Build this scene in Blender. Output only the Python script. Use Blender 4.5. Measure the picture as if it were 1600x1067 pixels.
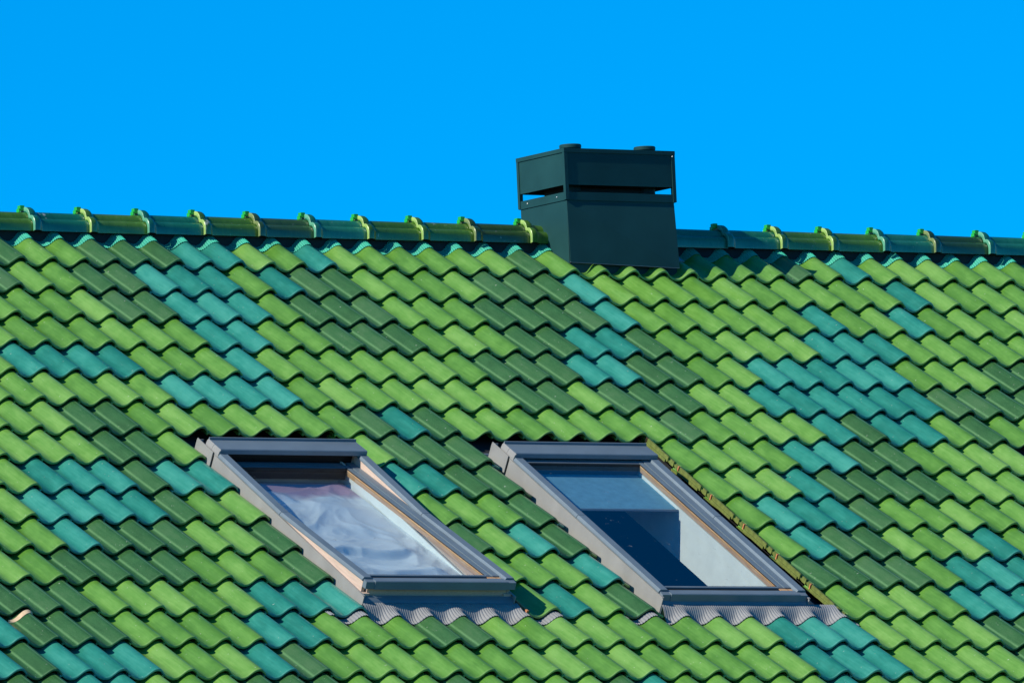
import bpy, bmesh, math, random
from mathutils import Matrix, Vector, noise

# ------------------------------------------------------------------ camera, world, sun
sc = bpy.context.scene
for o in list(bpy.data.objects):
    bpy.data.objects.remove(o)
COL = sc.collection
cam_d = bpy.data.cameras.new('camera')
cam = bpy.data.objects.new('camera', cam_d)
COL.objects.link(cam)
cam_d.sensor_fit = 'HORIZONTAL'
cam_d.sensor_width = 36.0
cam_d.lens = 405.0
cam_d.clip_start = 0.5
cam_d.clip_end = 3000.0
cam.matrix_world = Matrix(((0.84343, -0.01645, -0.53699, -31.5388),
                           (-0.53541, -0.10809, -0.83764, -54.1412),
                           (-0.04426, 0.99400, -0.09998, -6.8813),
                           (0, 0, 0, 1)))
sc.camera = cam

SUN_EL = math.radians(33.5)
SUN_DIR = Vector((-math.cos(SUN_EL), -0.06, math.sin(SUN_EL))).normalized()   # towards the sun
world = bpy.data.worlds.new('World')
sc.world = world
world.use_nodes = True
wt = world.node_tree
wt.nodes.clear()
wo = wt.nodes.new('ShaderNodeOutputWorld')
bg = wt.nodes.new('ShaderNodeBackground')
sky = wt.nodes.new('ShaderNodeTexSky')
sky.sky_type = 'NISHITA'
sky.sun_disc = False
sky.sun_elevation = SUN_EL
sky.sun_rotation = math.atan2(SUN_DIR.x, SUN_DIR.y)
sky.altitude = 4000
sky.air_density = 1.0
sky.dust_density = 0.0
sky.ozone_density = 6.0
hsv = wt.nodes.new('ShaderNodeHueSaturation')
hsv.inputs['Hue'].default_value = 0.495
hsv.inputs['Saturation'].default_value = 2.2
hsv.inputs['Value'].default_value = 1.02
wt.links.new(sky.outputs[0], hsv.inputs['Color'])
wt.links.new(hsv.outputs[0], bg.inputs['Color'])
bg.inputs['Strength'].default_value = 0.15
wt.links.new(bg.outputs[0], wo.inputs['Surface'])

sun_d = bpy.data.lights.new('sun', 'SUN')
sun_d.energy = 4.8
sun_d.angle = math.radians(0.5)
sun_d.color = (1.0, 0.93, 0.80)
sun = bpy.data.objects.new('sun', sun_d)
COL.objects.link(sun)
sun.rotation_euler = SUN_DIR.to_track_quat('Z', 'Y').to_euler()
sun.location = (0, 0, 30)
vs = sc.view_settings
vs.view_transform = 'Standard'
vs.look = 'None'
vs.exposure = 0.0
vs.gamma = 1.0
vs.use_curve_mapping = False

# ------------------------------------------------------------------ materials
def new_mat(name):
    m = bpy.data.materials.new(name)
    m.use_nodes = True
    nt = m.node_tree
    b = nt.nodes['Principled BSDF']
    return m, nt, b

def N(nt, typ, **kw):
    n = nt.nodes.new(typ)
    for k, v in kw.items():
        setattr(n, k, v)
    return n

def math_n(nt, op, a, b=None, clamp=False):
    n = N(nt, 'ShaderNodeMath', operation=op, use_clamp=clamp)
    for i, x in enumerate((a, b)):
        if x is None:
            continue
        if isinstance(x, (int, float)):
            n.inputs[i].default_value = x
        else:
            nt.links.new(x, n.inputs[i])
    return n.outputs[0]

def ramp(nt, fac, stops):
    r = N(nt, 'ShaderNodeValToRGB')
    el = r.color_ramp.elements
    while len(el) > 1:
        el.remove(el[-1])
    el[0].position, el[0].color = stops[0][0], (*stops[0][1], 1)
    for p, c in stops[1:]:
        e = el.new(p)
        e.color = (*c, 1)
    nt.links.new(fac, r.inputs[0])
    return r.outputs[0]

def mix_c(nt, fac, a, b, blend='MIX'):
    n = N(nt, 'ShaderNodeMix', data_type='RGBA', blend_type=blend)
    if isinstance(fac, (int, float)):
        n.inputs[0].default_value = fac
    else:
        nt.links.new(fac, n.inputs[0])
    for i, x in ((6, a), (7, b)):
        if isinstance(x, tuple):
            n.inputs[i].default_value = (*x, 1)
        else:
            nt.links.new(x, n.inputs[i])
    return n.outputs[2]

def noise_t(nt, vec, scale, detail=3, rough=0.55, sx=None):
    if sx is not None:
        mp = N(nt, 'ShaderNodeMapping')
        mp.inputs['Scale'].default_value = sx
        nt.links.new(vec, mp.inputs[0])
        vec = mp.outputs[0]
    n = N(nt, 'ShaderNodeTexNoise')
    n.inputs['Scale'].default_value = scale
    n.inputs['Detail'].default_value = detail
    n.inputs['Roughness'].default_value = rough
    nt.links.new(vec, n.inputs['Vector'])
    return n.outputs[0]

def glaze(name, lo, mid, hi, edge, rough=0.34, speck=0.0, stripe=0.0, droppings=False, uvmarks=True, coat=0.5):
    m, nt, b = new_mat(name)
    oi = N(nt, 'ShaderNodeObjectInfo')
    at = N(nt, 'ShaderNodeAttribute', attribute_name='tone')
    rnd = math_n(nt, 'FRACT', math_n(nt, 'ADD', oi.outputs['Random'], at.outputs['Fac']))
    tc = N(nt, 'ShaderNodeTexCoord')
    off = N(nt, 'ShaderNodeVectorMath', operation='ADD')
    cmb = N(nt, 'ShaderNodeCombineXYZ')
    k = math_n(nt, 'MULTIPLY', rnd, 37.0)
    for i in range(3):
        nt.links.new(k, cmb.inputs[i])
    nt.links.new(tc.outputs['Object'], off.inputs[0])
    nt.links.new(cmb.outputs[0], off.inputs[1])
    v = off.outputs[0]
    n1 = noise_t(nt, v, 9.0, 3, 0.5, sx=(1.6, 0.8, 1.0))
    n2 = noise_t(nt, v, 30.0, 4, 0.6, sx=(2.2, 0.6, 1.0))
    n3 = noise_t(nt, v, 420.0, 2, 0.6)
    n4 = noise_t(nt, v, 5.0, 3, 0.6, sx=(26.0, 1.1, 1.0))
    f = math_n(nt, 'ADD', math_n(nt, 'MULTIPLY', n1, 0.55), math_n(nt, 'MULTIPLY', n2, 0.25))
    f = math_n(nt, 'ADD', f, math_n(nt, 'MULTIPLY', rnd, 0.34))
    f = math_n(nt, 'ADD', f, math_n(nt, 'MULTIPLY', math_n(nt, 'SUBTRACT', n4, 0.5), 0.42))  # lengthwise streaks imitate glossy highlight lines in the colour
    f = math_n(nt, 'SUBTRACT', f, 0.07)
    col = ramp(nt, f, [(0.28, lo), (0.5, mid), (0.74, hi)])
    if speck > 0:
        sp = ramp(nt, n3, [(0.48, (0, 0, 0)), (0.66, (1, 1, 1))])
        col = mix_c(nt, math_n(nt, 'MULTIPLY', sp, speck), col, edge)
    if uvmarks:
        uv = N(nt, 'ShaderNodeUVMap', uv_map='UVMap')
        sp = N(nt, 'ShaderNodeSeparateXYZ')
        nt.links.new(uv.outputs[0], sp.inputs[0])
        # worn, thinner glaze along the two creases of the roll
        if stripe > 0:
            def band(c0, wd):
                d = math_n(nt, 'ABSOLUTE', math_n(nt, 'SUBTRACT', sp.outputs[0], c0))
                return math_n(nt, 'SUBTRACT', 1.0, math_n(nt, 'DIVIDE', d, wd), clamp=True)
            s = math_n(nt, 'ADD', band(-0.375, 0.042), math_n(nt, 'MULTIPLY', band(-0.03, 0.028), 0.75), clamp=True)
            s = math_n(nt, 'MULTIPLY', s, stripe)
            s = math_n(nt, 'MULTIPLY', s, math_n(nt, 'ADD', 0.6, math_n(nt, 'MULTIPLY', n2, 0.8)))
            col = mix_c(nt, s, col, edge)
        # glaze pulled thin at the lip
        e = math_n(nt, 'SUBTRACT', 1.0, math_n(nt, 'DIVIDE', math_n(nt, 'ABSOLUTE', sp.outputs[1]), 0.012), clamp=True)
        col = mix_c(nt, math_n(nt, 'MULTIPLY', e, 0.35), col, edge)
    # a few pale flecks
    fl = noise_t(nt, v, 75.0, 1, 0.3)
    flm = ramp(nt, fl, [(0.775, (0, 0, 0)), (0.80, (1, 1, 1))])
    col = mix_c(nt, math_n(nt, 'MULTIPLY', flm, 0.45), col, (0.6, 0.62, 0.55))
    if droppings:
        d1 = noise_t(nt, v, 16.0, 5, 0.75, sx=(1, 1, 1))
        d2 = noise_t(nt, v, 3.2, 1, 0.5)
        dm = math_n(nt, 'MULTIPLY', ramp(nt, d1, [(0.60, (0, 0, 0)), (0.64, (1, 1, 1))]),
                    ramp(nt, d2, [(0.58, (0, 0, 0)), (0.63, (1, 1, 1))]))
        col = mix_c(nt, math_n(nt, 'MULTIPLY', dm, 0.75), col, (0.62, 0.62, 0.60))
    nt.links.new(col, b.inputs['Base Color'])
    rr = math_n(nt, 'ADD', rough - 0.08, math_n(nt, 'MULTIPLY', n2, 0.16))
    nt.links.new(rr, b.inputs['Roughness'])
    b.inputs['Specular IOR Level'].default_value = 0.55
    b.inputs['Coat Weight'].default_value = coat
    b.inputs['Coat Roughness'].default_value = 0.16
    bp = N(nt, 'ShaderNodeBump')
    bp.inputs['Strength'].default_value = 0.25
    bp.inputs['Distance'].default_value = 0.0015
    bn = math_n(nt, 'ADD', math_n(nt, 'ADD', math_n(nt, 'MULTIPLY', n2, 1.0), math_n(nt, 'MULTIPLY', n3, 0.12)), math_n(nt, 'MULTIPLY', n4, 0.5))
    nt.links.new(bn, bp.inputs['Height'])
    nt.links.new(bp.outputs[0], b.inputs['Normal'])
    return m

M = {}
LIGHT = ((0.080, 0.225, 0.026), (0.122, 0.305, 0.044), (0.185, 0.385, 0.078), (0.33, 0.52, 0.16))
TEAL = ((0.015, 0.18, 0.13), (0.026, 0.245, 0.182), (0.052, 0.315, 0.24), (0.12, 0.46, 0.36))
DARK = ((0.017, 0.083, 0.016), (0.027, 0.115, 0.027), (0.052, 0.140, 0.046), (0.14, 0.31, 0.12))
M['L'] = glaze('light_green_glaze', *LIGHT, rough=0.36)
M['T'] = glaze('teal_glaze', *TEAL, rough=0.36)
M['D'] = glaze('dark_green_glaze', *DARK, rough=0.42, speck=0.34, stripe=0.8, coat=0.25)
M['rL'] = glaze('ridge_olive_glaze', (0.05, 0.15, 0.008), (0.075, 0.20, 0.012), (0.11, 0.25, 0.025), (0.36, 0.52, 0.18), rough=0.30, droppings=True, uvmarks=False)
M['rT'] = glaze('ridge_teal_glaze', (0.008, 0.14, 0.08), (0.014, 0.18, 0.10), (0.03, 0.23, 0.135), (0.2, 0.5, 0.4), rough=0.30, droppings=True, uvmarks=False)
M['rD'] = glaze('ridge_brown_green_glaze', (0.022, 0.070, 0.014), (0.034, 0.092, 0.022), (0.055, 0.115, 0.03), (0.28, 0.33, 0.2), rough=0.32, droppings=True, uvmarks=False)

def plain(name, c, rough=0.5, metal=0.0, var=0.08, scale=12.0, bump=0.0, sx=(1, 1, 1), spec=0.5):
    m, nt, b = new_mat(name)
    tc = N(nt, 'ShaderNodeTexCoord')
    n = noise_t(nt, tc.outputs['Object'], scale, 4, 0.6, sx=sx)
    lo = tuple(max(0, x * (1 - var * 2)) for x in c)
    hi = tuple(min(1, x * (1 + var * 2)) for x in c)
    col = ramp(nt, n, [(0.3, lo), (0.7, hi)])
    nt.links.new(col, b.inputs['Base Color'])
    b.inputs['Metallic'].default_value = metal
    rr = math_n(nt, 'ADD', rough - 0.06, math_n(nt, 'MULTIPLY', n, 0.12))
    nt.links.new(rr, b.inputs['Roughness'])
    b.inputs['Specular IOR Level'].default_value = spec
    if bump:
        bp = N(nt, 'ShaderNodeBump')
        bp.inputs['Strength'].default_value = bump
        bp.inputs['Distance'].default_value = 0.002
        nt.links.new(n, bp.inputs['Height'])
        nt.links.new(bp.outputs[0], b.inputs['Normal'])
    return m

M['alu'] = plain('grey_painted_aluminium', (0.150, 0.200, 0.240), 0.42, 0.0, 0.05, 6.0)
M['alu_light'] = plain('pale_grey_flashing', (0.30, 0.30, 0.29), 0.5, 0.0, 0.06, 5.0)
M['lead'] = plain('grey_pleated_lead', (0.26, 0.265, 0.27), 0.6, 0.0, 0.07, 9.0)
M['roll'] = plain('green_ridge_roll_sheet', (0.03, 0.40, 0.27), 0.5, 0.0, 0.10, 14.0)
M['gasket'] = plain('black_gasket_and_recess_shade', (0.012, 0.013, 0.015), 0.6, 0, 0.1)  # rubber seals; also paints recess shade onto the head rails
M['chimney'] = plain('dark_teal_sheet_metal', (0.014, 0.064, 0.066), 0.55, 0.0, 0.08, 3.0, bump=0.15, spec=0.18)
M['chimney_in'] = plain('black_flue_metal', (0.006, 0.012, 0.012), 0.6, 0.0, 0.1)
M['rivet'] = plain('zinc_rivet', (0.75, 0.75, 0.72), 0.3, 0.6, 0.05)
M['deck'] = plain('dark_roof_underlay', (0.02, 0.022, 0.026), 0.8, 0, 0.15)
M['clay'] = plain('raw_clay_edge', (0.62, 0.24, 0.10), 0.8, 0, 0.12, 60)
M['cream'] = plain('cream_clay_chip', (0.72, 0.52, 0.32), 0.8, 0, 0.08, 60)
M['edge_L'] = plain('yellow_green_lap_edge', (0.15, 0.19, 0.045), 0.5, 0, 0.2, 25)
M['lining'] = plain('white_painted_lining', (0.82, 0.86, 0.82), 0.7, 0, 0.03)
M['blind'] = plain('blue_blind_fabric', (0.15, 0.37, 0.50), 0.8, 0, 0.06, 20)
M['clip'] = plain('bright_green_clip', (0.02, 0.42, 0.04), 0.4, 0, 0.05)
M['plaster'] = plain('attic_plaster', (0.22, 0.22, 0.22), 0.9, 0, 0.05, 2)
M['ground'] = plain('grass_ground', (0.045, 0.055, 0.025), 0.95, 0, 0.2, 0.3)
M['wall'] = plain('cream_wall_render', (0.42, 0.38, 0.30), 0.9, 0, 0.05, 1.0)

M['rimL'] = plain('pale_green_collar_rim', (0.34, 0.52, 0.14), 0.35, 0, 0.1, 30)
M['rimT'] = plain('pale_teal_collar_rim', (0.12, 0.40, 0.25), 0.35, 0, 0.1, 30)
M['rimD'] = plain('pale_brown_collar_rim', (0.20, 0.27, 0.10), 0.35, 0, 0.1, 30)
def wood_mat():
    m, nt, b = new_mat('pine_wood')
    tc = N(nt, 'ShaderNodeTexCoord')
    n = noise_t(nt, tc.outputs['Object'], 14.0, 5, 0.65, sx=(6, 0.5, 6))
    n2 = noise_t(nt, tc.outputs['Object'], 40.0, 2, 0.5, sx=(1, 0.5, 1))
    col = ramp(nt, n, [(0.3, (0.46, 0.24, 0.10)), (0.55, (0.62, 0.38, 0.20)), (0.75, (0.72, 0.50, 0.32))])
    col = mix_c(nt, ramp(nt, n2, [(0.72, (0, 0, 0)), (0.76, (1, 1, 1))]), col, (0.22, 0.09, 0.03))
    nt.links.new(col, b.inputs['Base Color'])
    b.inputs['Roughness'].default_value = 0.6
    return m
M['wood'] = wood_mat()

def glass_mat():
    m, nt, b = new_mat('roof_window_glass')
    nt.nodes.remove(b)
    out = [n for n in nt.nodes if n.type == 'OUTPUT_MATERIAL'][0]
    tr = N(nt, 'ShaderNodeBsdfTransparent')
    tr.inputs[0].default_value = (0.88, 0.95, 0.97, 1)
    gl = N(nt, 'ShaderNodeBsdfGlossy')
    gl.inputs['Roughness'].default_value = 0.02
    gl.inputs['Color'].default_value = (0.95, 0.97, 1, 1)
    # Schlick reflectance of a double pane, the same seen from either side
    geo = N(nt, 'ShaderNodeNewGeometry')
    dt = N(nt, 'ShaderNodeVectorMath', operation='DOT_PRODUCT')
    nt.links.new(geo.outputs['Normal'], dt.inputs[0])
    nt.links.new(geo.outputs['Incoming'], dt.inputs[1])
    cosn = math_n(nt, 'ABSOLUTE', dt.outputs['Value'])
    sch = math_n(nt, 'POWER', math_n(nt, 'SUBTRACT', 1.0, cosn, clamp=True), 5.0)
    fac = math_n(nt, 'ADD', 0.21, math_n(nt, 'MULTIPLY', sch, 0.79))
    tc = N(nt, 'ShaderNodeTexCoord')
    d = noise_t(nt, tc.outputs['Object'], 26.0, 5, 0.7)
    dm = math_n(nt, 'MULTIPLY', ramp(nt, d, [(0.66, (0, 0, 0)), (0.70, (1, 1, 1))]), 0.35)
    mx = N(nt, 'ShaderNodeMixShader')
    nt.links.new(fac, mx.inputs[0])
    nt.links.new(tr.outputs[0], mx.inputs[1])
    nt.links.new(gl.outputs[0], mx.inputs[2])
    df = N(nt, 'ShaderNodeBsdfDiffuse')
    df.inputs[0].default_value = (0.35, 0.36, 0.36, 1)
    mx2 = N(nt, 'ShaderNodeMixShader')
    nt.links.new(dm, mx2.inputs[0])
    nt.links.new(mx.outputs[0], mx2.inputs[1])
    nt.links.new(df.outputs[0], mx2.inputs[2])
    nt.links.new(mx2.outputs[0], out.inputs[0])
    return m
M['glass'] = glass_mat()

def film_mat():
    m, nt, b = new_mat('crumpled_protective_film')
    tc = N(nt, 'ShaderNodeTexCoord')
    sp = N(nt, 'ShaderNodeSeparateXYZ')
    nt.links.new(tc.outputs['Object'], sp.inputs[0])
    n = noise_t(nt, tc.outputs['Object'], 5.0, 2, 0.5)
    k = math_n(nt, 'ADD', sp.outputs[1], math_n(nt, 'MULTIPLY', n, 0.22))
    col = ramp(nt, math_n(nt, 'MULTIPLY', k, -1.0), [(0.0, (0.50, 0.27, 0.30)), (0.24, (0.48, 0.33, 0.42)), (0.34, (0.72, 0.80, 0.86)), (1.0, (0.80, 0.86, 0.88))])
    nt.links.new(col, b.inputs['Base Color'])
    b.inputs['Roughness'].default_value = 0.38
    return m
M['film'] = film_mat()

# ------------------------------------------------------------------ helpers
def link_mesh(name, bm, mats, parent=None, smooth=True, angle=math.radians(35), loc=None):
    me = bpy.data.meshes.new(name)
    bm.normal_update()
    bm.to_mesh(me)
    bm.free()
    for m in (mats if isinstance(mats, (list, tuple)) else [mats]):
        me.materials.append(m)
    if smooth:
        me.shade_smooth()
        me.set_sharp_from_angle(angle=angle)
    o = bpy.data.objects.new(name, me)
    COL.objects.link(o)
    if parent is not None:
        o.parent = parent
    if loc is not None:
        o.location = loc
    return o

def tag(o, label=None, category=None, group=None, kind=None):
    if label: o['label'] = label
    if category: o['category'] = category
    if group: o['group'] = group
    if kind: o['kind'] = kind
    return o

def empty(name, loc=(0, 0, 0), rx=0.0, parent=None):
    o = bpy.data.objects.new(name, None)
    COL.objects.link(o)
    o.location = loc
    o.rotation_euler = (rx, 0, 0)
    o.empty_display_size = 0.2
    if parent: o.parent = parent
    return o

def hexa(bm, P8, mi=0):
    vs_ = [bm.verts.new(p) for p in P8]
    for f in ((0, 1, 2, 3), (7, 6, 5, 4), (0, 4, 5, 1), (1, 5, 6, 2), (2, 6, 7, 3), (3, 7, 4, 0)):
        fc = bm.faces.new([vs_[i] for i in f])
        fc.material_index = mi
    return vs_

def box(bm, u0, u1, v0, v1, w0, w1, mi=0):
    """box in the roof frame: u along the ridge, v down the slope (stored as -y), w outwards"""
    y0, y1 = -v1, -v0
    return hexa(bm, [(u0, y0, w0), (u0, y1, w0), (u1, y1, w0), (u1, y0, w0),
                     (u0, y0, w1), (u0, y1, w1), (u1, y1, w1), (u1, y0, w1)], mi)

def wbox(bm, x0, x1, y0, y1, z0, z1, mi=0):
    return hexa(bm, [(x0, y0, z0), (x0, y1, z0), (x1, y1, z0), (x1, y0, z0),
                     (x0, y0, z1), (x0, y1, z1), (x1, y1, z1), (x1, y0, z1)], mi)

def prism_u(bm, prof, u0, u1, mi=0):
    """profile of (v, w) extruded along u"""
    a = [bm.verts.new((u0, -v, w)) for v, w in prof]
    b = [bm.verts.new((u1, -v, w)) for v, w in prof]
    n = len(prof)
    for i in range(n):
        bm.faces.new((a[i], a[(i + 1) % n], b[(i + 1) % n], b[i])).material_index = mi
    bm.faces.new(a[::-1]).material_index = mi
    bm.faces.new(b).material_index = mi

def prism_v(bm, prof, v0, v1, mi=0):
    """profile of (u, w) extruded down the slope"""
    a = [bm.verts.new((u, -v0, w)) for u, w in prof]
    b = [bm.verts.new((u, -v1, w)) for u, w in prof]
    n = len(prof)
    for i in range(n):
        bm.faces.new((a[i], a[(i + 1) % n], b[(i + 1) % n], b[i])).material_index = mi
    bm.faces.new(a[::-1]).material_index = mi
    bm.faces.new(b).material_index = mi

def fixn(bm):
    bmesh.ops.recalc_face_normals(bm, faces=bm.faces)

def bevel(bm, w=0.0015):
    bmesh.ops.bevel(bm, geom=list(bm.edges), offset=w, segments=1, affect='EDGES', profile=0.5)

# ------------------------------------------------------------------ roof frame and tile profile
ALPHA = math.radians(31.5)
PU = 0.2                # cover width of one tile
PV = 0.35919            # gauge of one course
KN_S = [(-0.54, -0.289), (-0.50, -0.293), (-0.46, -0.290), (-0.42, -0.281), (-0.38, -0.262), (-0.34, -0.233), (-0.30, -0.196), (-0.27, -0.164), (-0.23, -0.121), (-0.19, -0.081), (-0.15, -0.049), (-0.11, -0.025), (-0.07, -0.009), (-0.03, -0.001),
        (0.0, 0.0), (0.03, -0.004), (0.06, -0.016), (0.09, -0.039), (0.12, -0.068), (0.15, -0.101), (0.18, -0.136), (0.22, -0.174), (0.26, -0.205), (0.31, -0.236), (0.36, -0.260), (0.41, -0.277), (0.46, -0.289)]
KN_D = [(-0.54, -0.289), (-0.50, -0.292), (-0.46, -0.287), (-0.42, -0.273), (-0.385, -0.252), (-0.355, -0.228), (-0.30, -0.178), (-0.27, -0.151), (-0.23, -0.116), (-0.19, -0.081), (-0.15, -0.048), (-0.11, -0.022), (-0.07, -0.007), (-0.03, -0.001),
        (0.0, 0.0), (0.03, -0.004), (0.06, -0.016), (0.09, -0.039), (0.12, -0.068), (0.15, -0.101), (0.18, -0.136), (0.22, -0.174), (0.26, -0.205), (0.31, -0.236), (0.36, -0.260), (0.41, -0.277), (0.46, -0.289)]

AMP = 0.9
def prof_h(a, kn=KN_S):
    a = (a + 0.54) % 1.0 - 0.54
    for i in range(len(kn) - 1):
        if kn[i][0] <= a <= kn[i + 1][0]:
            t = (a - kn[i][0]) / (kn[i + 1][0] - kn[i][0])
            return (kn[i][1] * (1 - t) + kn[i + 1][1] * t) * PU * AMP
    return -0.06

A_LIST = [-0.86, -0.815, -0.79, -0.74, -0.69, -0.64, -0.59, -0.54, -0.50, -0.46, -0.42, -0.38, -0.34, -0.30, -0.27, -0.23, -0.19, -0.15, -0.11, -0.07, -0.03, 0.0, 0.03, 0.06, 0.09, 0.12, 0.15, 0.18, 0.20]
TLEN = 0.43
V_LIST = [(-0.06, -0.0140), (-0.006, -0.0165), (-0.0010, -0.0140), (0.0, -0.0080), (-0.0012, -0.0030), (-0.0040, -0.0008), (-0.0080, 0.0), (-0.20, 0.0), (-TLEN, 0.0)]
TILT = 0.0335 / PV

def tile_bm(kn, a0=-0.86, a1=0.20, length=TLEN, bm=None, base=(0, 0, 0), mi=0, tone=None, tl=None, wob=(0, 0, 0), edge_mi=None):
    own = bm is None
    if own:
        bm = bmesh.new()
    uvl = bm.loops.layers.uv.get('UVMap') or bm.loops.layers.uv.new('UVMap')
    al = [a for a in A_LIST if a0 < a < a1]
    al = [a0] + al + [a1]
    grid = []
    for vv, dw in V_LIST:
        vv = max(vv, -length)
        row = []
        for a in al:
            h = prof_h(a, kn)
            if a < -0.81:
                h = prof_h(-0.79, kn) - 0.007
            p = Vector((a * PU, vv * -1.0, h + dw + TILT * vv))
            row.append((bm.verts.new((p.x + base[0] + wob[0] * vv, p.y + base[1], p.z + base[2] + wob[1] * a)), a, vv))
        grid.append(row)
    faces = []
    for i in range(len(grid) - 1):
        for j in range(len(al) - 1):
            q = (grid[i][j], grid[i][j + 1], grid[i + 1][j + 1], grid[i + 1][j])
            f = bm.faces.new([x[0] for x in q])
            f.material_index = mi
            f.smooth = True
            for lp, x in zip(f.loops, q):
                lp[uvl].uv = (x[1], x[2])
            faces.append(f)
    # side skirts so a lap edge has thickness
    for j, sgn in ((0, 1), (len(al) - 1, -1)):
        low = []
        for i in range(len(grid)):
            vtx, a, vv = grid[i][j]
            low.append(bm.verts.new(vtx.co + Vector((0.0 if sgn < 0 else 0.002, 0, -0.014 if V_LIST[i][1] > -0.006 else -0.001))))
        for i in range(len(grid) - 1):
            q = [grid[i][j][0], grid[i + 1][j][0], low[i + 1], low[i]]
            if sgn < 0:
                q = q[::-1]
            f = bm.faces.new(q)
            f.material_index = mi if (edge_mi is None or sgn < 0) else edge_mi
            for lp in f.loops:
                lp[uvl].uv = (-0.6, -0.2)
            faces.append(f)
    if tl is not None:
        for f in faces:
            f[tl] = tone
    return bm

# ------------------------------------------------------------------ setting: ground, walls, roof
g = bmesh.new()
vsq = [g.verts.new(p) for p in ((-900, -900, 0), (900, -900, 0), (900, 900, 0), (-900, 900, 0))]
g.faces.new(vsq)
tag(link_mesh('ground', g, M['ground'], smooth=False, loc=(0, 0, -8.5)), kind='structure')

roof = empty('tiled_roof', (0, 0, 0), ALPHA)
tag(roof, 'pitched roof of glossy light green, teal and dark green pantiles under a blue sky', 'roof')

U_MIN, U_MAX = -4.2, 8.6
WINS = [(-0.139, 'open'), (1.712, 'closed'), (5.29, 'far')]
V0W = 2.41
HOLES = [(u + 0.03, u + 0.905, V0W + 0.08, V0W + 1.78) for u, _ in WINS]

def sheet(bm, w, u0, u1, v0, v1, holes, th=0.01):
    us = sorted({u0, u1, *[h[0] for h in holes], *[h[1] for h in holes]})
    vss = sorted({v0, v1, *[h[2] for h in holes], *[h[3] for h in holes]})
    for i in range(len(us) - 1):
        for j in range(len(vss) - 1):
            cu, cv = (us[i] + us[i + 1]) / 2, (vss[j] + vss[j + 1]) / 2
            if any(h[0] < cu < h[1] and h[2] < cv < h[3] for h in holes):
                continue
            box(bm, us[i], us[i + 1], vss[j], vss[j + 1], w - th, w)

b = bmesh.new()
sheet(b, -0.105, U_MIN, U_MAX, -0.44, 6.6, HOLES)
sheet(b, -0.28, U_MIN, U_MAX, -0.44, 6.6, HOLES)
fixn(b)
link_mesh('roof_deck', b, M['deck'], roof, smooth=False)

# house body and the far slope, below and behind what the photograph shows
CA, SA = math.cos(ALPHA), math.sin(ALPHA)
RIDGE_Y = 0.407
def rw(u, v, w):
    """roof frame to world"""
    return Vector((u, -v * CA - w * SA, -v * SA + w * CA))
b = bmesh.new()
ev = rw(0, 6.3, -0.3)
rz = 0.0
depth = RIDGE_Y - ev.y
for (y0, y1, x0, x1) in ((ev.y + 0.25, ev.y + 0.45, U_MIN + 0.1, U_MAX - 0.1), (RIDGE_Y + depth - 0.45, RIDGE_Y + depth - 0.25, U_MIN + 0.1, U_MAX - 0.1)):
    wbox(b, x0, x1, y0, y1, -8.5, ev.z + 0.1)
for x in (U_MIN + 0.1, U_MAX - 0.3):
    top = rw(0, -0.40, -0.33)
    pts = [(ev.y + 0.5, -8.5), (ev.y + 0.5, ev.z + 0.15), (RIDGE_Y, top.z - 0.05), (2 * RIDGE_Y - ev.y - 0.5, ev.z + 0.15), (2 * RIDGE_Y - ev.y - 0.5, -8.5)]
    a_ = [b.verts.new((x, y, z)) for y, z in pts]
    c_ = [b.verts.new((x + 0.2, y, z)) for y, z in pts]
    for i in range(5):
        b.faces.new((a_[i], a_[(i + 1) % 5], c_[(i + 1) % 5], c_[i]))
    b.faces.new(a_[::-1]); b.faces.new(c_)
fixn(b)
tag(link_mesh('house_walls', b, M['wall'], smooth=False), kind='structure')
b = bmesh.new()
p = [Vector((x, y, z)) for x, y, z in ((U_MIN, RIDGE_Y + 0.03, 0.17), (U_MAX, RIDGE_Y + 0.03, 0.17), (U_MAX, RIDGE_Y + depth, ev.z + 0.2), (U_MIN, RIDGE_Y + depth, ev.z + 0.2))]
dn = Vector((0, 0, -0.06))
hexa(b, [p[0] + dn, p[3] + dn, p[2] + dn, p[1] + dn, p[0], p[3], p[2], p[1]])
fixn(b)
tag(link_mesh('rear_roof_slope', b, M['D'], smooth=False), kind='structure')
# attic floor keeps the space behind the skylights closed
b = bmesh.new()
wbox(b, U_MIN + 0.3, U_MAX - 0.3, ev.y + 0.5, RIDGE_Y + depth - 0.5, ev.z - 0.1, ev.z)
tag(link_mesh('attic_floor', b, M['plaster'], smooth=False), kind='structure')

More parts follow.
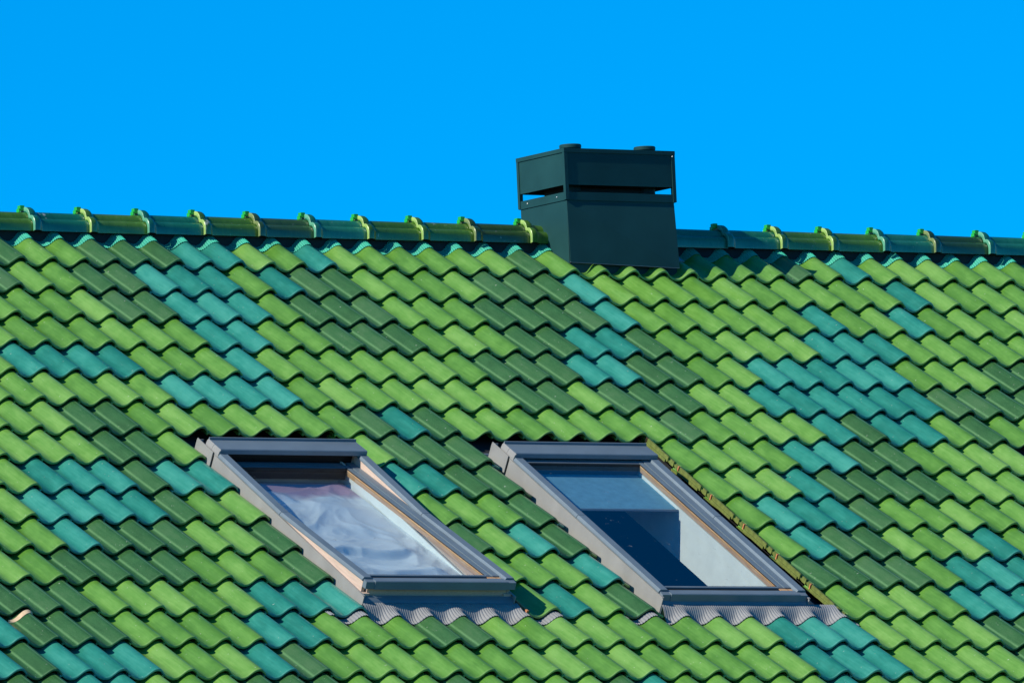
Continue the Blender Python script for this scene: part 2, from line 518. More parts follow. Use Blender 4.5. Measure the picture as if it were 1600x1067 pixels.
# ------------------------------------------------------------------ tiles
ROWS = {
 0: (-1, 'LDLLDDDTTLLTLLLLLLDLLLLLLLLDLTLLLLLLLL'),
 1: (-1, 'DLLDDTTTLTDDLLLLDDDTLLLLLLLLLLTLLLLLLL'),
 2: (-2, 'LLLLDDTTTLDDDLLLDDDDTLLLLLLTLLTLLLLLLL'),
 3: (-3, 'LLLLLLLTTLLDDDLLLDDTTDLLLLLTTTLLLLLLL'),
 4: (-4, 'LTTTTLLLTLLLLLLLDDDTTDDLLTTTTTLLLDDDLL'),
 5: (-5, 'LLLLLLTTTTLLLLLLLDDLDDDLLTTTTTTDDDDLL'),
 6: (-6, 'LLLDDLLLLLLLDTDLLLLLLLDLLLLTDTTLDLLLL'),
 7: (-7, 'LLLLDDLLLLLLLDDDTLLLLLLLLLTTDDLLLLLL'),
 8: (-8, 'LLTTTDTTLLLLLTTDDDLLLLLLLLTDDDDLLLLL'),
 9: (-9, 'LLTTTTDLLLLLLLLLLDTLLLLLLTTTDLLLLLLL'),
 10: (-10, 'LLLTDDDLLDLLLLLDLTDLLLLLLLTDDLLLTLLL'),
 11: (-11, 'LLLDDDDLLLDLLLLLLLLTLLLLLLDDDDLTTTLL'),
 12: (-12, 'DDDDLLLLLTTTLLLLLLTLDLLLLLLLLLLTTTLL'),
 13: (-13, 'TTDDDLLLLTTLLLDDLLLLLLLLLTTTLLLLDDLL'),
 14: (-15, 'LLTDTTTLLLTDLLLLLLLLLLLLLLLTTTLLLLDLL'),
 15: (-15, 'LLDDTTLLLDDDLLLDLLLLDTLLLLLTLLLLLLLL'),
 16: (-16, 'LLDLTTLLLDLLLTLDDLLLTTLLLLDTLLLLDDLL'),
}
# camera projection in picture pixels (1600 wide), used only to rank tiles by the size they show at
CW = cam.matrix_world.inverted()
def shown(u, v, w=0.0):
    q = CW @ rw(u, v, w)
    return 800 + 18000 * q.x / -q.z, 533.5 - 18000 * q.y / -q.z

tiles = []
rt = random.Random(7)
for r, (c0, s) in ROWS.items():
    for k in range(-3, len(s) + 2):
        c = c0 + k
        ch = s[k] if 0 <= k < len(s) else rt.choice('LLLTD')
        x, y = shown(c * PU, r * PV)
        if x < -110 or x > 1715 or y > 1160:
            continue
        if 7 <= r <= 12 and (0 <= c <= 4 or 10 <= c <= 14 or 27 <= c <= 31):
            continue
        sliver = 7 <= r <= 12 and c == 9
        lapedge = 7 <= r <= 12 and c == 15
        clayedge = r == 12 and c == 5
        stub = r == 0 and 19 <= c <= 22
        ins = 0
        for i in range(5):
            for j in range(5):
                xx, yy = shown((c - 0.8 + 0.2 * i) * PU, (r - 0.9 + 0.2 * j) * PV)
                ins += (0 <= xx <= 1600 and 0 <= yy <= 1067)
        covered = (r == 0 and 18 <= c <= 22)
        score = ins * (1 + 0.01 * r) * (0.25 if sliver else 1) * (0.3 if covered else 1)
        tiles.append((score, r, c, ch, sliver, lapedge, clayedge, stub))
special = [t for t in tiles if (t[4] or t[5] or t[6] or t[7]) and t[0] > 0]
rest = sorted([t for t in tiles if t not in special], key=lambda t: -t[0])
single = special + rest[:298 - len(special)]
mass = rest[298 - len(special):]
single.sort(key=lambda t: (t[1], t[2]))

def tile_mesh(ch, kind='full'):
    kn = KN_D if ch == 'D' else KN_S
    if kind == 'sliver':
        bm = tile_bm(kn, -0.86, -0.60)
    elif kind == 'lap':
        bm = tile_bm(kn, -0.86, 0.20, edge_mi=1)
        # raised lap rib with drainage notches along the bare left edge
        uvl = bm.loops.layers.uv.get('UVMap')
        before = set(bm.faces)
        x0 = -0.86 * PU
        zt = prof_h(-0.79, kn) - 0.007
        segs = [(0.0, 0.030), (0.052, 0.090), (0.114, 0.345)]
        for v0, v1 in segs:
            box(bm, x0 - 0.005, x0 + 0.004, -v1, -v0, zt - 0.022, zt + 0.008, 1)
        box(bm, x0 - 0.012, x0 - 0.005, -0.345, -0.13, zt - 0.030, zt - 0.014, 1)
        box(bm, x0 - 0.012, x0 - 0.002, -0.357, -0.349, zt - 0.022, zt + 0.010, 2)
        for f in bm.faces:
            if f not in before:
                for lp in f.loops:
                    lp[uvl].uv = (-0.6, -0.2)
    elif kind.startswith('stub'):
        bm = tile_bm(kn, length=0.17)
    elif kind == 'clay':
        bm = tile_bm(kn, -0.84, 0.20, edge_mi=1)
        x0 = -0.84 * PU
        box(bm, x0 - 0.009, x0 + 0.003, -0.135, -0.003, prof_h(-0.79) - 0.020, prof_h(-0.79) + 0.006, 1)
    else:
        bm = tile_bm(kn)
    fixn_ = bm
    me = bpy.data.meshes.new('tile')
    bm.normal_update()
    bm.to_mesh(me)
    bm.free()
    me.materials.append(M[ch])
    if kind == 'lap':
        me.materials.append(M['edge_L']); me.materials.append(M['clay'])
    if kind == 'clay':
        me.materials.append(M['clay'])
    me.shade_smooth()
    me.set_sharp_from_angle(angle=math.radians(50))
    return me

MESH = {}
def get_mesh(ch, kind):
    if (ch, kind) not in MESH:
        MESH[(ch, kind)] = tile_mesh(ch, kind)
    return MESH[(ch, kind)]

APEX = 0.10 * PU
for sc_, r, c, ch, sl, lp, cl, st in single:
    kind = 'stub%d' % (c - 19) if st else 'sliver' if sl else 'lap' if lp else 'clay' if cl else 'full'
    o = bpy.data.objects.new('tile', get_mesh(ch, kind))
    COL.objects.link(o)
    o.parent = roof
    rr_ = random.Random(r * 1000 + c)
    o.location = (c * PU + APEX + rr_.uniform(-0.0012, 0.0012), -(r * PV + rr_.uniform(-0.0030, 0.0030)), 0.002 + rr_.uniform(-0.0008, 0.0008))
    o.rotation_euler = (math.radians(rr_.uniform(-0.12, 0.12)), math.radians(rr_.uniform(-0.25, 0.25)), math.radians(rr_.uniform(-0.5, 0.5)))

bm = bmesh.new()
bm.loops.layers.uv.new('UVMap')
tl = bm.faces.layers.float.new('tone')
MI = {'L': 0, 'T': 1, 'D': 2}
for sc_, r, c, ch, sl, lp, cl, st in mass:
    rr_ = random.Random(r * 1000 + c)
    base = (c * PU + APEX + rr_.uniform(-0.0012, 0.0012), -(r * PV + rr_.uniform(-0.0030, 0.0030)), 0.002 + rr_.uniform(-0.0008, 0.0008))
    tile_bm(KN_D if ch == 'D' else KN_S, bm=bm, base=base, mi=MI[ch], tone=rr_.random(), tl=tl,
            wob=(rr_.uniform(-0.009, 0.009), rr_.uniform(-0.0008, 0.0008), 0))
o = link_mesh('tile_field', bm, [M['L'], M['T'], M['D']], roof, smooth=True, angle=math.radians(50))
tag(o, kind='stuff')

# chipped cream clay edge on one tile low at the left
b = bmesh.new()
rc, rr0 = -11, 13
prev = None
for i in range(19):
    a = -0.56 + 0.68 * i / 18
    u = (rc + a) * PU + APEX
    t = i / 18
    wd = 0.030 * math.sin(math.pi * min(1, t * 1.05)) ** 0.8 * (0.55 + 0.45 * t) + 0.003
    v1 = 12 * PV + 0.042 + 0.010 * math.sin(t * 4)
    z = prof_h(a) + 0.003 - TILT * (PV - 0.02) + 0.004
    cur = [b.verts.new((u, -(v1), z + 0.002)), b.verts.new((u, -(v1 - wd), z + 0.010)), b.verts.new((u, -(v1 + 0.001), z - 0.008))]
    if prev:
        b.faces.new((prev[0], cur[0], cur[1], prev[1]))
        b.faces.new((prev[2], cur[2], cur[0], prev[0]))
    prev = cur
fixn(b)
o = link_mesh('clay_chip', b, M['cream'], roof)
o['label'] = 'curved chip of bare cream clay on a dark green tile'

# ------------------------------------------------------------------ ridge roll (green pleated sheet) and ridge tiles
b = bmesh.new()
prev = None
u = -0.9
i = 0
while u < 7.6:
    if not (3.64 < u < 4.37):
        a = (u - APEX) / PU
        h = prof_h(a)
        pl = 0.0022 * (1 if i % 2 else -1)
        row = []
        wv = 0.008 * noise.noise(Vector((u * 3.0, 0, 0))) + 0.004 * noise.noise(Vector((u * 17.0, 3, 0)))
        for k, (v, f) in enumerate(((-0.460, 0.0), (-0.41, 0.8), (-0.37, 0.95), (-0.292 + wv, 1.0))):
            row.append(b.verts.new((u, -v, f * (h - TILT * (PV - 0.03)) + (1 - f) * (-0.01) + 0.011 + pl)))
        if prev:
            for k in range(3):
                b.faces.new((prev[k], row[k], row[k + 1], prev[k + 1]))
        prev = row
    else:
        prev = None
    u += 0.0055
    i += 1
fixn(b)
for f in b.faces:
    if f.normal.z < 0: f.normal_flip()
o = link_mesh('ridge_roll', b, M['roll'], roof, smooth=False)
sol = o.modifiers.new('thickness', 'SOLIDIFY'); sol.thickness = 0.0015; sol.offset = -1

RB_Z = 0.203
RP = [(-0.112, -0.027), (-0.114, 0.010), (-0.109, 0.026), (-0.099, 0.039), (-0.086, 0.046), (-0.074, 0.046), (-0.067, 0.049), (-0.064, 0.060), (-0.056, 0.075), (-0.042, 0.086), (-0.022, 0.091), (0.0, 0.092)]
RPROF = RP + [(-y, z) for y, z in RP[-2::-1]]
def ridge_mesh(length, seed):
    bm = bmesh.new()
    # (x, scale) rings: collar first, then the barrel
    rings = [(0.004, 0.96, 0), (0.0, 1.03, 0), (0.0, 1.15, 0.002), (0.0035, 1.18, 0.003), (0.030, 1.18, 0.003), (0.044, 1.13, 0.002), (0.056, 1.02, 0), (0.066, 0.985, 0), (length + 0.01, 0.955, 0), (length + 0.01, 0.87, 0)]
    prev = None
    k_ = 0
    for x, s, dz in rings:
        row = [bm.verts.new((x, y * s, (z + 0.03) * s - 0.03 + dz - 0.03 * (1 - s) * 0)) for y, z in RPROF]
        if prev:
            for j in range(len(row) - 1):
                f = bm.faces.new((prev[j], row[j], row[j + 1], prev[j + 1]))
                f.material_index = 1 if k_ in (2, 3) else 0
        prev = row
        k_ += 1
    fixn(bm)
    return bm
RS = [x + 0.023 for x in (-0.85, -0.485, -0.12, 0.241, 0.601, 0.97, 1.334, 1.688, 2.052, 2.401, 2.761, 3.11, 3.488)]
RC = 'DTLTLTLDTLLDL'
RS2 = [x + 0.023 for x in (4.44, 4.821, 5.187, 5.541, 5.898, 6.257, 6.64, 7.003, 7.36)]
RC2 = 'TTLLTDTLT'
def add_ridge(xs, cs, xend):
    for i, (x, ch) in enumerate(zip(xs, cs)):
        L = (xs[i + 1] if i + 1 < len(xs) else xend) - x
        o = link_mesh('ridge_tile', ridge_mesh(L, i), [M['r' + ch], M['rim' + ch]], roof, angle=math.radians(38))
        rr_ = random.Random(int(x * 100))
        # roof frame coordinates of the ridge line
        wp = Vector((x, RIDGE_Y + rr_.uniform(-0.002, 0.002), RB_Z + rr_.uniform(-0.001, 0.002)))
        o.rotation_euler = (-ALPHA + math.radians(rr_.uniform(-0.8, 0.8)), 0, 0)
        o.location = (wp.x, wp.y * CA + wp.z * SA, -wp.y * SA + wp.z * CA)
        cb = bmesh.new()
        wbox(cb, -0.022, -0.001, -0.020, 0.012, 0.098, 0.126)
        wbox(cb, -0.001, 0.006, -0.020, 0.012, 0.114, 0.126)
        wbox(cb, -0.030, -0.022, -0.020, 0.012, 0.088, 0.108)
        fixn(cb); bevel(cb, 0.0015)
        link_mesh('ridge_clip', cb, M['clip'], o, smooth=False)
add_ridge(RS, RC, 3.628)
# the piece starting behind the chimney
RIGHT = [4.39] + RS2[1:]
add_ridge(RIGHT, RC2, 7.72)
# batten under the ridge closes the gap
b = bmesh.new()
for x0, x1 in ((U_MIN + 0.3, 3.62), (4.37, U_MAX - 0.3)):
    wbox(b, x0, x1, RIDGE_Y - 0.075, RIDGE_Y + 0.075, 0.12, 0.215)
fixn(b)
o = link_mesh('ridge_batten', b, M['deck'], None, smooth=False)
o.parent = roof
o.matrix_parent_inverse = Matrix.Rotation(ALPHA, 4, 'X').inverted()

# ------------------------------------------------------------------ chimney
CH = empty('chimney', (4.0, 0.33, 0.2))
tag(CH, 'dark teal sheet metal chimney with slotted hood and two short flue pipes', 'chimney')
cx_, cy_, cz_ = 4.0, 0.33, 0.2
def cb_(bm, x0, x1, y0, y1, z0, z1, mi=0):
    wbox(bm, x0 - cx_, x1 - cx_, y0 - cy_, y1 - cy_, z0 - cz_, z1 - cz_, mi)
X0, X1, Y0, Y1 = 3.630, 4.370, 0.085, 0.582
b = bmesh.new()
cb_(b, X0 + 0.006, X1 - 0.008, Y0 + 0.006, Y1 - 0.006, -0.45, 0.430)
bevel(b, 0.002); fixn(b)
link_mesh('stack', b, M['chimney'], CH, smooth=False)
b = bmesh.new()
th = 0.004
lowz, s0, s1, s2, topz = 0.402, 0.448, 0.489, 0.673, 0.696
def skin(bm, z0, z1, out):
    cb_(bm, X0 - out, X1 + out, Y0 - out, Y0 - out + th, z0, z1)
    cb_(bm, X0 - out, X1 + out, Y1 + out - th, Y1 + out, z0, z1)
    cb_(bm, X0 - out, X0 - out + th, Y0 - out + th, Y1 + out - th, z0, z1)
    cb_(bm, X1 + out - th, X1 + out, Y0 - out + th, Y1 + out - th, z0, z1)
skin(b, lowz, s0, 0.0)
fixn(b); link_mesh('lower_band', b, M['chimney'], CH, smooth=False)
b = bmesh.new()
skin(b, s1, s2 + 0.01, -0.001)
fixn(b); link_mesh('hood_panel', b, M['chimney'], CH, smooth=False)
pw = 0.022
for x0 in (X0 - 0.004, X1 + 0.004 - pw):
    for y0 in (Y0 - 0.004, Y1 + 0.004 - pw):
        b = bmesh.new()
        cb_(b, x0, x0 + pw, y0, y0 + pw, lowz + 0.002, s2 - 0.001)
        fixn(b); link_mesh('corner_post', b, M['chimney'], CH, smooth=False)
b = bmesh.new()
o_ = 0.005
cb_(b, X0 - o_, X1 + o_, Y0 - o_, Y0 + 0.016, s2, topz)
cb_(b, X0 - o_, X1 + o_, Y1 - 0.016, Y1 + o_, s2, topz)
cb_(b, X0 - o_, X0 + 0.016, Y0 + 0.016, Y1 - 0.016, s2, topz)
cb_(b, X1 - 0.016, X1 + o_, Y0 + 0.016, Y1 - 0.016, s2, topz)
fixn(b); link_mesh('rim', b, M['chimney'], CH, smooth=False)
b = bmesh.new()
cb_(b, X0 + 0.017, X1 - 0.017, Y0 + 0.017, Y1 - 0.017, topz - 0.012, topz - 0.004)
fixn(b); link_mesh('top_plate', b, M['chimney'], CH, smooth=False)
b = bmesh.new()
cb_(b, X0 + 0.02, X1 - 0.02, Y0 + 0.02, Y1 - 0.02, 0.431, 0.437)
cb_(b, X0 + 0.13, X1 - 0.16, Y0 + 0.12, Y1 - 0.07, 0.437, 0.683)
fixn(b); link_mesh('flue_core', b, M['chimney_in'], CH, smooth=False)
# flue pipes
def pipe(x, y):
    bm = bmesh.new()
    pr = [(0.050, -0.22), (0.050, 0.008), (0.058, 0.012), (0.060, 0.020), (0.056, 0.024), (0.062, 0.030), (0.063, 0.044), (0.059, 0.050), (0.052, 0.050), (0.050, 0.030)]
    n = 36
    rings = [[bm.verts.new((rd * math.cos(2 * math.pi * k / n), rd * math.sin(2 * math.pi * k / n), z)) for k in range(n)] for rd, z in pr]
    for i in range(len(rings) - 1):
        for k in range(n):
            bm.faces.new((rings[i][k], rings[i][(k + 1) % n], rings[i + 1][(k + 1) % n], rings[i + 1][k]))
    fixn(bm)
    o = link_mesh('flue_pipe', bm, M['chimney'], CH, angle=math.radians(30))
    o.location = (x - cx_, y - cy_, topz - cz_ - 0.012)
pipe(3.760, 0.22)
pipe(4.262, 0.22)
# rivets
def rivet(x, y, z, n):
    bm = bmesh.new()
    bmesh.ops.create_uvsphere(bm, u_segments=10, v_segments=6, radius=0.0045)
    o = link_mesh('rivet', bm, M['rivet'], CH)
    o.location = (x - cx_, y - cy_, z - cz_)
for y in (0.49, 0.18):
    rivet(X0 - 0.001, y, 0.427, 'x')
rivet(X1 - 0.014, Y0 - 0.006, 0.664, 'y')
# base flashing draped on the tiles
b = bmesh.new()
def rp(u, v, w):
    q = rw(u, v, w)
    return (q.x - cx_, q.y - cy_, q.z - cz_)
dnv = Vector((0, SA, -CA)) * 0.004
# the cut course ends in a thin folded strip in front of the stack
def cp(x, y, z):
    return (x - cx_, y - cy_, z - cz_)
t0, t1 = cp(3.6365, 0.0900, 0.385), cp(4.3605, 0.0900, 0.385)
b0, b1 = rp(3.630, -0.082, 0.005), rp(4.338, -0.036, 0.005)
ofs = Vector((0, 0.003, -0.003))
hexa(b, [tuple(Vector(q) + ofs) for q in (b0, b1, t1, t0)] + [b0, b1, t1, t0])
fixn(b)
link_mesh('front_flashing', b, M['chimney'], CH, smooth=False)
b = bmesh.new()
q = [rp(3.630, -0.0805, 0.0025), rp(4.338, -0.0345, 0.0025), rp(4.338, -0.0395, 0.0075), rp(3.630, -0.0855, 0.0075)]
hexa(b, [tuple(Vector(p) + Vector((0, 0.003, -0.001))) for p in q] + q)
fixn(b)
link_mesh('flashing_lip', b, M['alu'], CH, smooth=False)
b = bmesh.new()
P = [rp(X1 - 0.004, -0.40, 0.016), rp(X1 + 0.05, -0.40, 0.004), rp(X1 + 0.05, -0.12, 0.006), rp(X1 - 0.004, -0.12, 0.012)]
hexa(b, [tuple(Vector(p) + dnv) for p in P] + P)
fixn(b)
link_mesh('side_flashing', b, M['alu'], CH, smooth=False)

# ------------------------------------------------------------------ skylights
W = 0.935
PIV = (0.885, 0.045)
def skylight(u0, mode, label):
    root = empty('skylight', (0, 0, 0), ALPHA)
    base = rw(u0, V0W, 0)
    root.location = base
    tag(root, label, 'skylight', 'skylights in the green roof')
    # fixed frame ----
    b = bmesh.new()
    box(b, 0.010, 0.054, 0.062, 1.800, -0.10, 0.026)
    box(b, W - 0.054, W - 0.010, 0.062, 1.800, -0.10, 0.026)
    box(b, 0.0545, W - 0.0545, 1.772, 1.799, -0.10, 0.012)
    fixn(b); link_mesh('frame', b, M['wood_pale'], root, smooth=False)
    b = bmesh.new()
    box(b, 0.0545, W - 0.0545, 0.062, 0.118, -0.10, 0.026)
    fixn(b); link_mesh('frame_head', b, M['gasket'], root, smooth=False)  # wood head rail coloured black to stand for shade in the recess
    # flashing side plates, corner plates, gutter
    b = bmesh.new()
    box(b, 0.001, 0.005, 0.150, 1.835, -0.085, 0.024)
    box(b, -0.002, 0.010, 0.150, 1.832, 0.024, 0.028)
    fixn(b); link_mesh('side_flashing', b, M['alu_light'], root, smooth=False)
    b = bmesh.new()
    box(b, W - 0.005, W - 0.001, 0.150, 1.835, -0.085, 0.024)
    box(b, W - 0.010, W + 0.002, 0.150, 1.832, 0.024, 0.028)
    fixn(b); link_mesh('side_flashing', b, M['alu_light'], root, smooth=False)
    b = bmesh.new()
    box(b, -0.010, -0.006, -0.030, 0.146, -0.06, 0.040)
    box(b, -0.010, 0.030, -0.033, -0.030, -0.06, 0.030)
    fixn(b); link_mesh('corner_plate', b, M['alu_light'], root, smooth=False)
    b = bmesh.new()
    box(b, -0.16, 0.001, -0.12, 1.90, -0.093, -0.088)
    box(b, W - 0.001, W + 0.16, -0.12, 1.90, -0.093, -0.088)
    box(b, 0.0011, W - 0.0011, -0.12, 0.0615, -0.093, -0.088)
    prism_u(b, [(-0.12, -0.0875), (-0.12, -0.072), (-0.10, -0.068), (-0.085, -0.0875)], -0.03, W + 0.03)
    box(b, -0.070, -0.066, 0.05, 1.90, -0.0879, -0.070)
    fixn(b); link_mesh('gutter', b, M['alu'], root, smooth=False)
    # hood
    b = bmesh.new()
    prism_u(b, [(0.018, -0.03), (0.040, 0.066), (0.044, 0.080), (0.051, 0.080), (0.053, 0.069), (0.060, 0.067), (0.178, 0.074), (0.182, 0.070), (0.184, 0.047), (0.100, 0.040), (0.060, -0.03)], 0.012, W - 0.012)
    fixn(b); link_mesh('hood', b, M['alu'], root, smooth=False)
    b = bmesh.new()
    prism_v(b, [(0.000, 0.030), (0.0, 0.045), (0.004, 0.064), (0.0115, 0.070), (0.0115, 0.030)], 0.045, 0.112)
    prism_v(b, [(0.000, 0.030), (0.0, 0.045), (0.004, 0.064), (0.0115, 0.070), (0.0115, 0.030)], 0.114, 0.186)
    fixn(b); link_mesh('hood_end_cap', b, M['alu_light'], root, smooth=False)
    # upper side covers (fixed)
    def cover(bm, v0, v1, right, dw=0.0, dv=0.0):
        pr = [(0.0, 0.030), (0.0, 0.037), (0.009, 0.050), (0.053, 0.050), (0.060, 0.038), (0.060, 0.030)]
        if right:
            pr = [(W - u, w) for u, w in pr][::-1]
        prism_v(bm, [(u, w + dw) for u, w in pr], v0 - dv, v1 - dv)
    for right in (False, True):
        b = bmesh.new()
        cover(b, 0.188, 0.884, right)
        fixn(b); link_mesh('side_cover', b, M['alu'], root, smooth=False)
    # front flashing down to the apron
    b = bmesh.new()
    prism_u(b, [(1.822, -0.002), (1.800, 0.014), (1.800, -0.09), (1.840, -0.09), (1.840, -0.016), (1.830, -0.010)], 0.0055, W - 0.0055)
    fixn(b); link_mesh('front_flashing', b, M['alu'], root, smooth=False)
    # pleated apron dressed over the course below
    b = bmesh.new()
    lo = {'open': -0.26, 'closed': -0.26, 'far': -0.2}[mode]
    hi = W + 0.28
    prev = None
    u = lo
    i = 0
    V1 = 1.825
    vend = {'open': 4.368, 'closed': 4.358}.get(mode, 4.35) - V0W
    while u < hi:
        a = (u + u0 - APEX) / PU
        h = prof_h(a) + 0.003
        row = []
        nse = 0.006 * noise.noise(Vector(((u + u0) * 4.0, 7.7, 0)))
        pl = 0.0026 * (1, 0.4, -1, 0.4)[i % 4] if True else 0
        flat = -0.012
        KV = 9
        inside = 0.0 < u < (1.105 if mode == 'closed' else W + 0.02)
        Vs = V1 if inside else 1.888
        for k in range(KV):
            t = k / (KV - 1)
            v = Vs + (vend + nse - Vs) * t
            f = min(1.0, max(0.0, (t - 0.10) / 0.80)) if inside else 1.0
            f = f * f * (3 - 2 * f)
            vr = v + V0W - 13 * PV
            surf = h + TILT * vr + 0.006
            top = flat + (0.0 if t > 0 else 0.0)
            row.append(b.verts.new((u, -v, max(top * (1 - f) + surf * f, surf if vr > -0.43 else -1.0) + pl * (0.45 + 0.55 * t))))
        if prev and was == inside:
            for k in range(KV - 1):
                b.faces.new((prev[k], row[k], row[k + 1], prev[k + 1]))
        prev = row
        was = inside
        u += 0.0034
        i += 1
    for f in b.faces:
        f.normal_update()
        if f.normal.z < 0: f.normal_flip()
    o = link_mesh('apron', b, M['lead'], root, angle=math.radians(60))
    s_ = o.modifiers.new('thickness', 'SOLIDIFY'); s_.thickness = 0.0018; s_.offset = -1
    # sash (pivots) ----
    ang = math.radians(3.9) if mode == 'open' else 0.0
    sash_b = bmesh.new()
    def sb(bm, u0_, u1_, v0, v1, w0, w1, mi=0):
        box(bm, u0_, u1_, v0 - PIV[0], v1 - PIV[0], w0 - PIV[1], w1 - PIV[1], mi)
    uL0, uL1, uR0, uR1 = 0.0565, 0.078, 0.800, W - 0.0565
    vT0, vT1, vB0, vB1 = 0.130, 0.215, 1.702, 1.770
    sb(sash_b, uL0, uL1, vT0, vB1, -0.030, 0.030)
    sb(sash_b, uR0, uR1, vT0, vB1, -0.005, 0.030)
    sb(sash_b, uL1, uR0, vB0, vB1, -0.030, 0.024)
    fixn(sash_b)
    sash = link_mesh('sash', sash_b, M['wood'], root, smooth=False)
    sash.location = (0, -PIV[0], PIV[1])
    sash.rotation_euler = (-ang, 0, 0)
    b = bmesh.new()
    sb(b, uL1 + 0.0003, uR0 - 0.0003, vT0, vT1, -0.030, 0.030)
    fixn(b); link_mesh('sash_head', b, M['gasket'], sash, smooth=False)  # sash head blackened too, recess shade put into its colour
    # wood flanks under the lower covers / below
    if mode == 'open':
        for q0, q1 in ((0.012, 0.030), (W - 0.030, W - 0.012)):
            b = bmesh.new()
            sb(b, q0, q1, 0.93, 1.775, -0.075, 0.029)
            fixn(b); link_mesh('sash_side_board', b, M['wood_pale'], sash, smooth=False)
        b = bmesh.new()
        sb(b, 0.04, W - 0.04, 1.772, 1.786, -0.072, -0.012)
        fixn(b); link_mesh('sash_bottom_board', b, M['wood_pale'], sash, smooth=False)
    # aluminium trims
    b = bmesh.new()
    sb(b, uL0, uL1 - 0.001, vT0 + 0.01, vB1, 0.0302, 0.035)
    sb(b, 0.833, uR1, vT0 + 0.01, vB0 + 0.02, 0.0302, 0.037)
    sb(b, 0.801, 0.828, vT0 + 0.04, vB0 + 0.012, 0.0302, 0.034)
    sb(b, uL1, 0.8, vT0 + 0.01, vT0 + 0.045, 0.0302, 0.034)
    sb(b, uL1, 0.8, vT0 + 0.052, vT1 - 0.008, 0.0302, 0.032)
    sb(b, uL1, uR1 - 0.02, vB0 + 0.004, vB0 + 0.018, 0.0245, 0.034)
    fixn(b); link_mesh('sash_trim', b, M['alu'], sash, smooth=False)
    b = bmesh.new()
    sb(b, 0.8282, 0.8328, vT0 + 0.02, vB0 + 0.018, 0.0301, 0.0315)
    sb(b, 0.7965, 0.8005, vT1 - 0.004, vB0 + 0.002, 0.0275, 0.0325)
    sb(b, uL1, 0.8, vB0 - 0.004, vB0 + 0.0038, 0.0245, 0.0315)
    sb(b, uL1, uR1 - 0.02, vB0 + 0.0185, vB0 + 0.048, 0.0245, 0.026)
    fixn(b); link_mesh('gasket', b, M['gasket'], sash, smooth=False)
    b = bmesh.new()
    q = [b.verts.new((x, -(y - PIV[0]), 0.0240 - PIV[1])) for x, y in ((uL1 + 0.0005, vT1 + 0.0005), (uL1 + 0.0005, vB0 - 0.0005), (uR0 - 0.0005, vB0 - 0.0005), (uR0 - 0.0005, vT1 + 0.0005))]
    b.faces.new(q)
    link_mesh('glass', b, M['glass'], sash, smooth=False)
    for right in (False, True):
        b = bmesh.new()
        pr = [(0.0, 0.030), (0.0, 0.037), (0.009, 0.050), (0.053, 0.050), (0.060, 0.038), (0.060, 0.030)]
        if right:
            pr = [(W - u_, w_) for u_, w_ in pr][::-1]
        prism_v(b, [(u_, w_ - PIV[1] + 0.0004) for u_, w_ in pr], 0.888 - PIV[0], 1.782 - PIV[0])
        fixn(b); link_mesh('side_cover', b, M['alu'], sash, smooth=False)
    b = bmesh.new()
    prism_u(b, [(v_ - PIV[0], w_ - PIV[1]) for v_, w_ in ((1.752, 0.030), (1.766, 0.040), (1.816, 0.043), (1.820, 0.039), (1.820, -0.004), (1.790, -0.004), (1.790, 0.025))], 0.061, W - 0.061)
    prism_u(b, [(v_ - PIV[0], w_ - PIV[1]) for v_, w_ in ((1.783, 0.040), (1.815, 0.036), (1.817, -0.002), (1.783, -0.002))], 0.008, 0.0608)
    prism_u(b, [(v_ - PIV[0], w_ - PIV[1]) for v_, w_ in ((1.783, 0.040), (1.815, 0.036), (1.817, -0.002), (1.783, -0.002))], W - 0.0608, W - 0.008)
    fixn(b); link_mesh('bottom_cover', b, M['alu'], sash, smooth=False)
    # lining of the opening
    b = bmesh.new()
    box(b, 0.030, 0.056, 0.119, 1.771, -0.275, -0.101)
    box(b, 0.822, 0.880, 0.119, 1.771, -0.275, -0.048)
    box(b, 0.812, 0.8219, 0.119, 1.771, -0.075, -0.018)
    box(b, 0.0562, 0.8118, 0.10, 0.155, -0.275, -0.101)
    box(b, 0.0562, 0.8118, 1.735, 1.771, -0.275, -0.101)
    fixn(b); link_mesh('lining', b, M['lining'], root, smooth=False)
    return root

M['wood_pale'] = plain('pale_planed_wood', (0.62, 0.47, 0.38), 0.6, 0, 0.06, 30, sx=(3, 0.3, 3))
sky1 = skylight(WINS[0][0], 'open', 'tilted open grey skylight with crumpled pale blue film behind its glass')
sky2 = skylight(WINS[1][0], 'closed', 'closed grey skylight below the chimney with a half lowered blue blind')
sky3 = skylight(WINS[2][0], 'far', 'grey skylight whose corner just shows at the right edge beside green tiles')

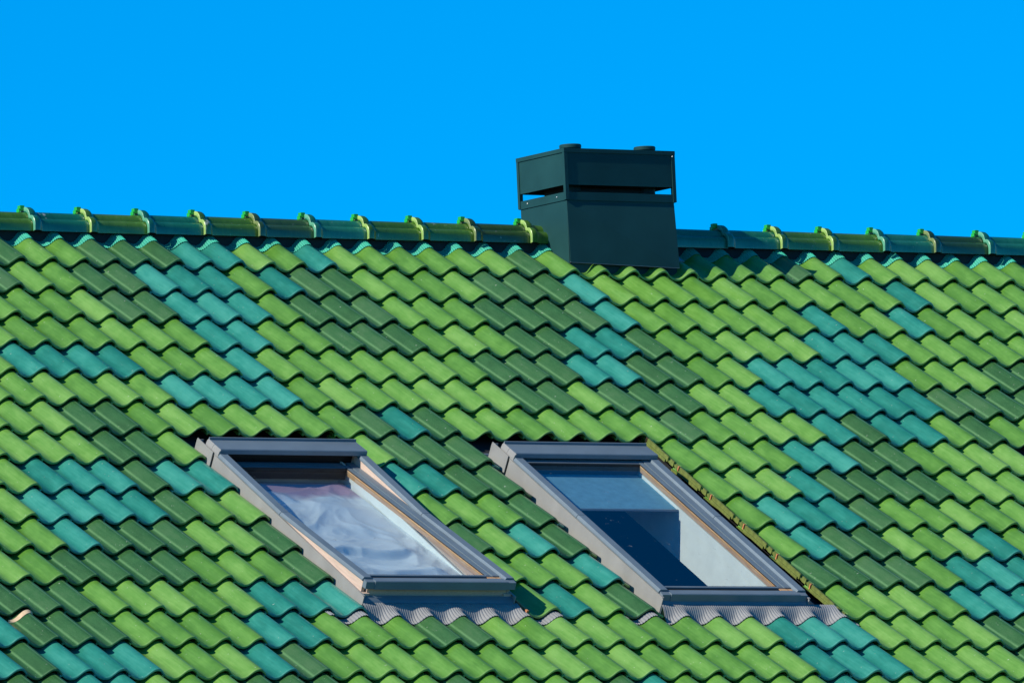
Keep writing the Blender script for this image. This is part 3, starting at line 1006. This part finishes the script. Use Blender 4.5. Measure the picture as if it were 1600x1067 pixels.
# crumpled film inside the open skylight
def film():
    b = bmesh.new()
    NU, NV = 110, 200
    u_a, u_b, v_a, v_b = 0.060, 0.811, 0.19, 1.73
    grid = []
    folds = [(1.20, 0.30, 0.055, -0.10, 0.040, 0.05, 0.70), (1.50, 0.20, 0.05, 0.02, 0.034, 0.02, 0.74), (0.44, 0.12, 0.06, 0.10, 0.030, 0.0, 0.40), (0.88, 0.25, 0.12, 0.16, 0.022, 0.02, 0.62), (1.62, 0.08, 0.04, -0.02, 0.018, 0.30, 0.78)]
    for j in range(NV + 1):
        v = v_a + (v_b - v_a) * j / NV
        row = []
        for i in range(NU + 1):
            u = u_a + (u_b - u_a) * i / NU
            p = Vector((u * 3.2, v * 3.6, 0.0))
            q = p + 0.6 * Vector((noise.noise(p * 0.8), noise.noise(p * 0.8 + Vector((5, 5, 5))), 0))
            h = 0.022 * noise.noise(q) + 0.022 * (0.5 - abs(noise.noise(q * 1.6 + Vector((3, 1, 2))))) + 0.005 * (0.4 - abs(noise.noise(q * 4.0)))
            for vc, rise, drop, sl, am, ua, ub in folds:
                vl = vc + sl * (u - 0.43) + 0.018 * math.sin(u * 11 + vc * 7)
                d = v - vl
                if d < 0:
                    g_ = max(0.0, 1 + d / rise) ** 1.6
                else:
                    g_ = max(0.0, 1 - d / drop)
                    g_ = g_ * g_ * (3 - 2 * g_)
                mk = max(0.0, min(1.0, (u - ua) / 0.08, (ub - u) / 0.10))
                h += am * g_ * mk * mk * (3 - 2 * mk)
            e = min(1.0, (u - u_a) / 0.05, (u_b - u) / 0.05, (v - v_a) / 0.05, (v_b - v) / 0.05)
            e = max(0.0, e)
            row.append(b.verts.new((u, -v, -0.062 + (v - 0.885) * 0.068 + h * e)))
        grid.append(row)
    for j in range(NV):
        for i in range(NU):
            b.faces.new((grid[j][i], grid[j + 1][i], grid[j + 1][i + 1], grid[j][i + 1]))
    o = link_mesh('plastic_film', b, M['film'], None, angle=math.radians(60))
    o.location = rw(WINS[0][0], V0W, 0)
    o.rotation_euler = (ALPHA, 0, 0)
    tag(o, 'crumpled pale blue protective film stretched behind the tilted skylight glass', 'plastic film')
film()

# half lowered blind in the closed skylight
bl = empty('roller_blind', rw(WINS[1][0] + 0.43, V0W + 0.15, -0.034), ALPHA)
tag(bl, 'blue roller blind covering the upper third of the closed skylight', 'blind')
b = bmesh.new()
prism_u(b, [(0.0, 0.0), (0.50, 0.0), (0.50, -0.001), (0.0, -0.001)], -0.372, 0.380)
fixn(b); link_mesh('fabric', b, M['blind'], bl, smooth=False)
b = bmesh.new()
prism_u(b, [(0.488, 0.004), (0.500, 0.006), (0.506, 0.0), (0.500, -0.006), (0.488, -0.004)], -0.374, 0.3805)
fixn(b); link_mesh('bottom_bar', b, M['alu'], bl, smooth=False)
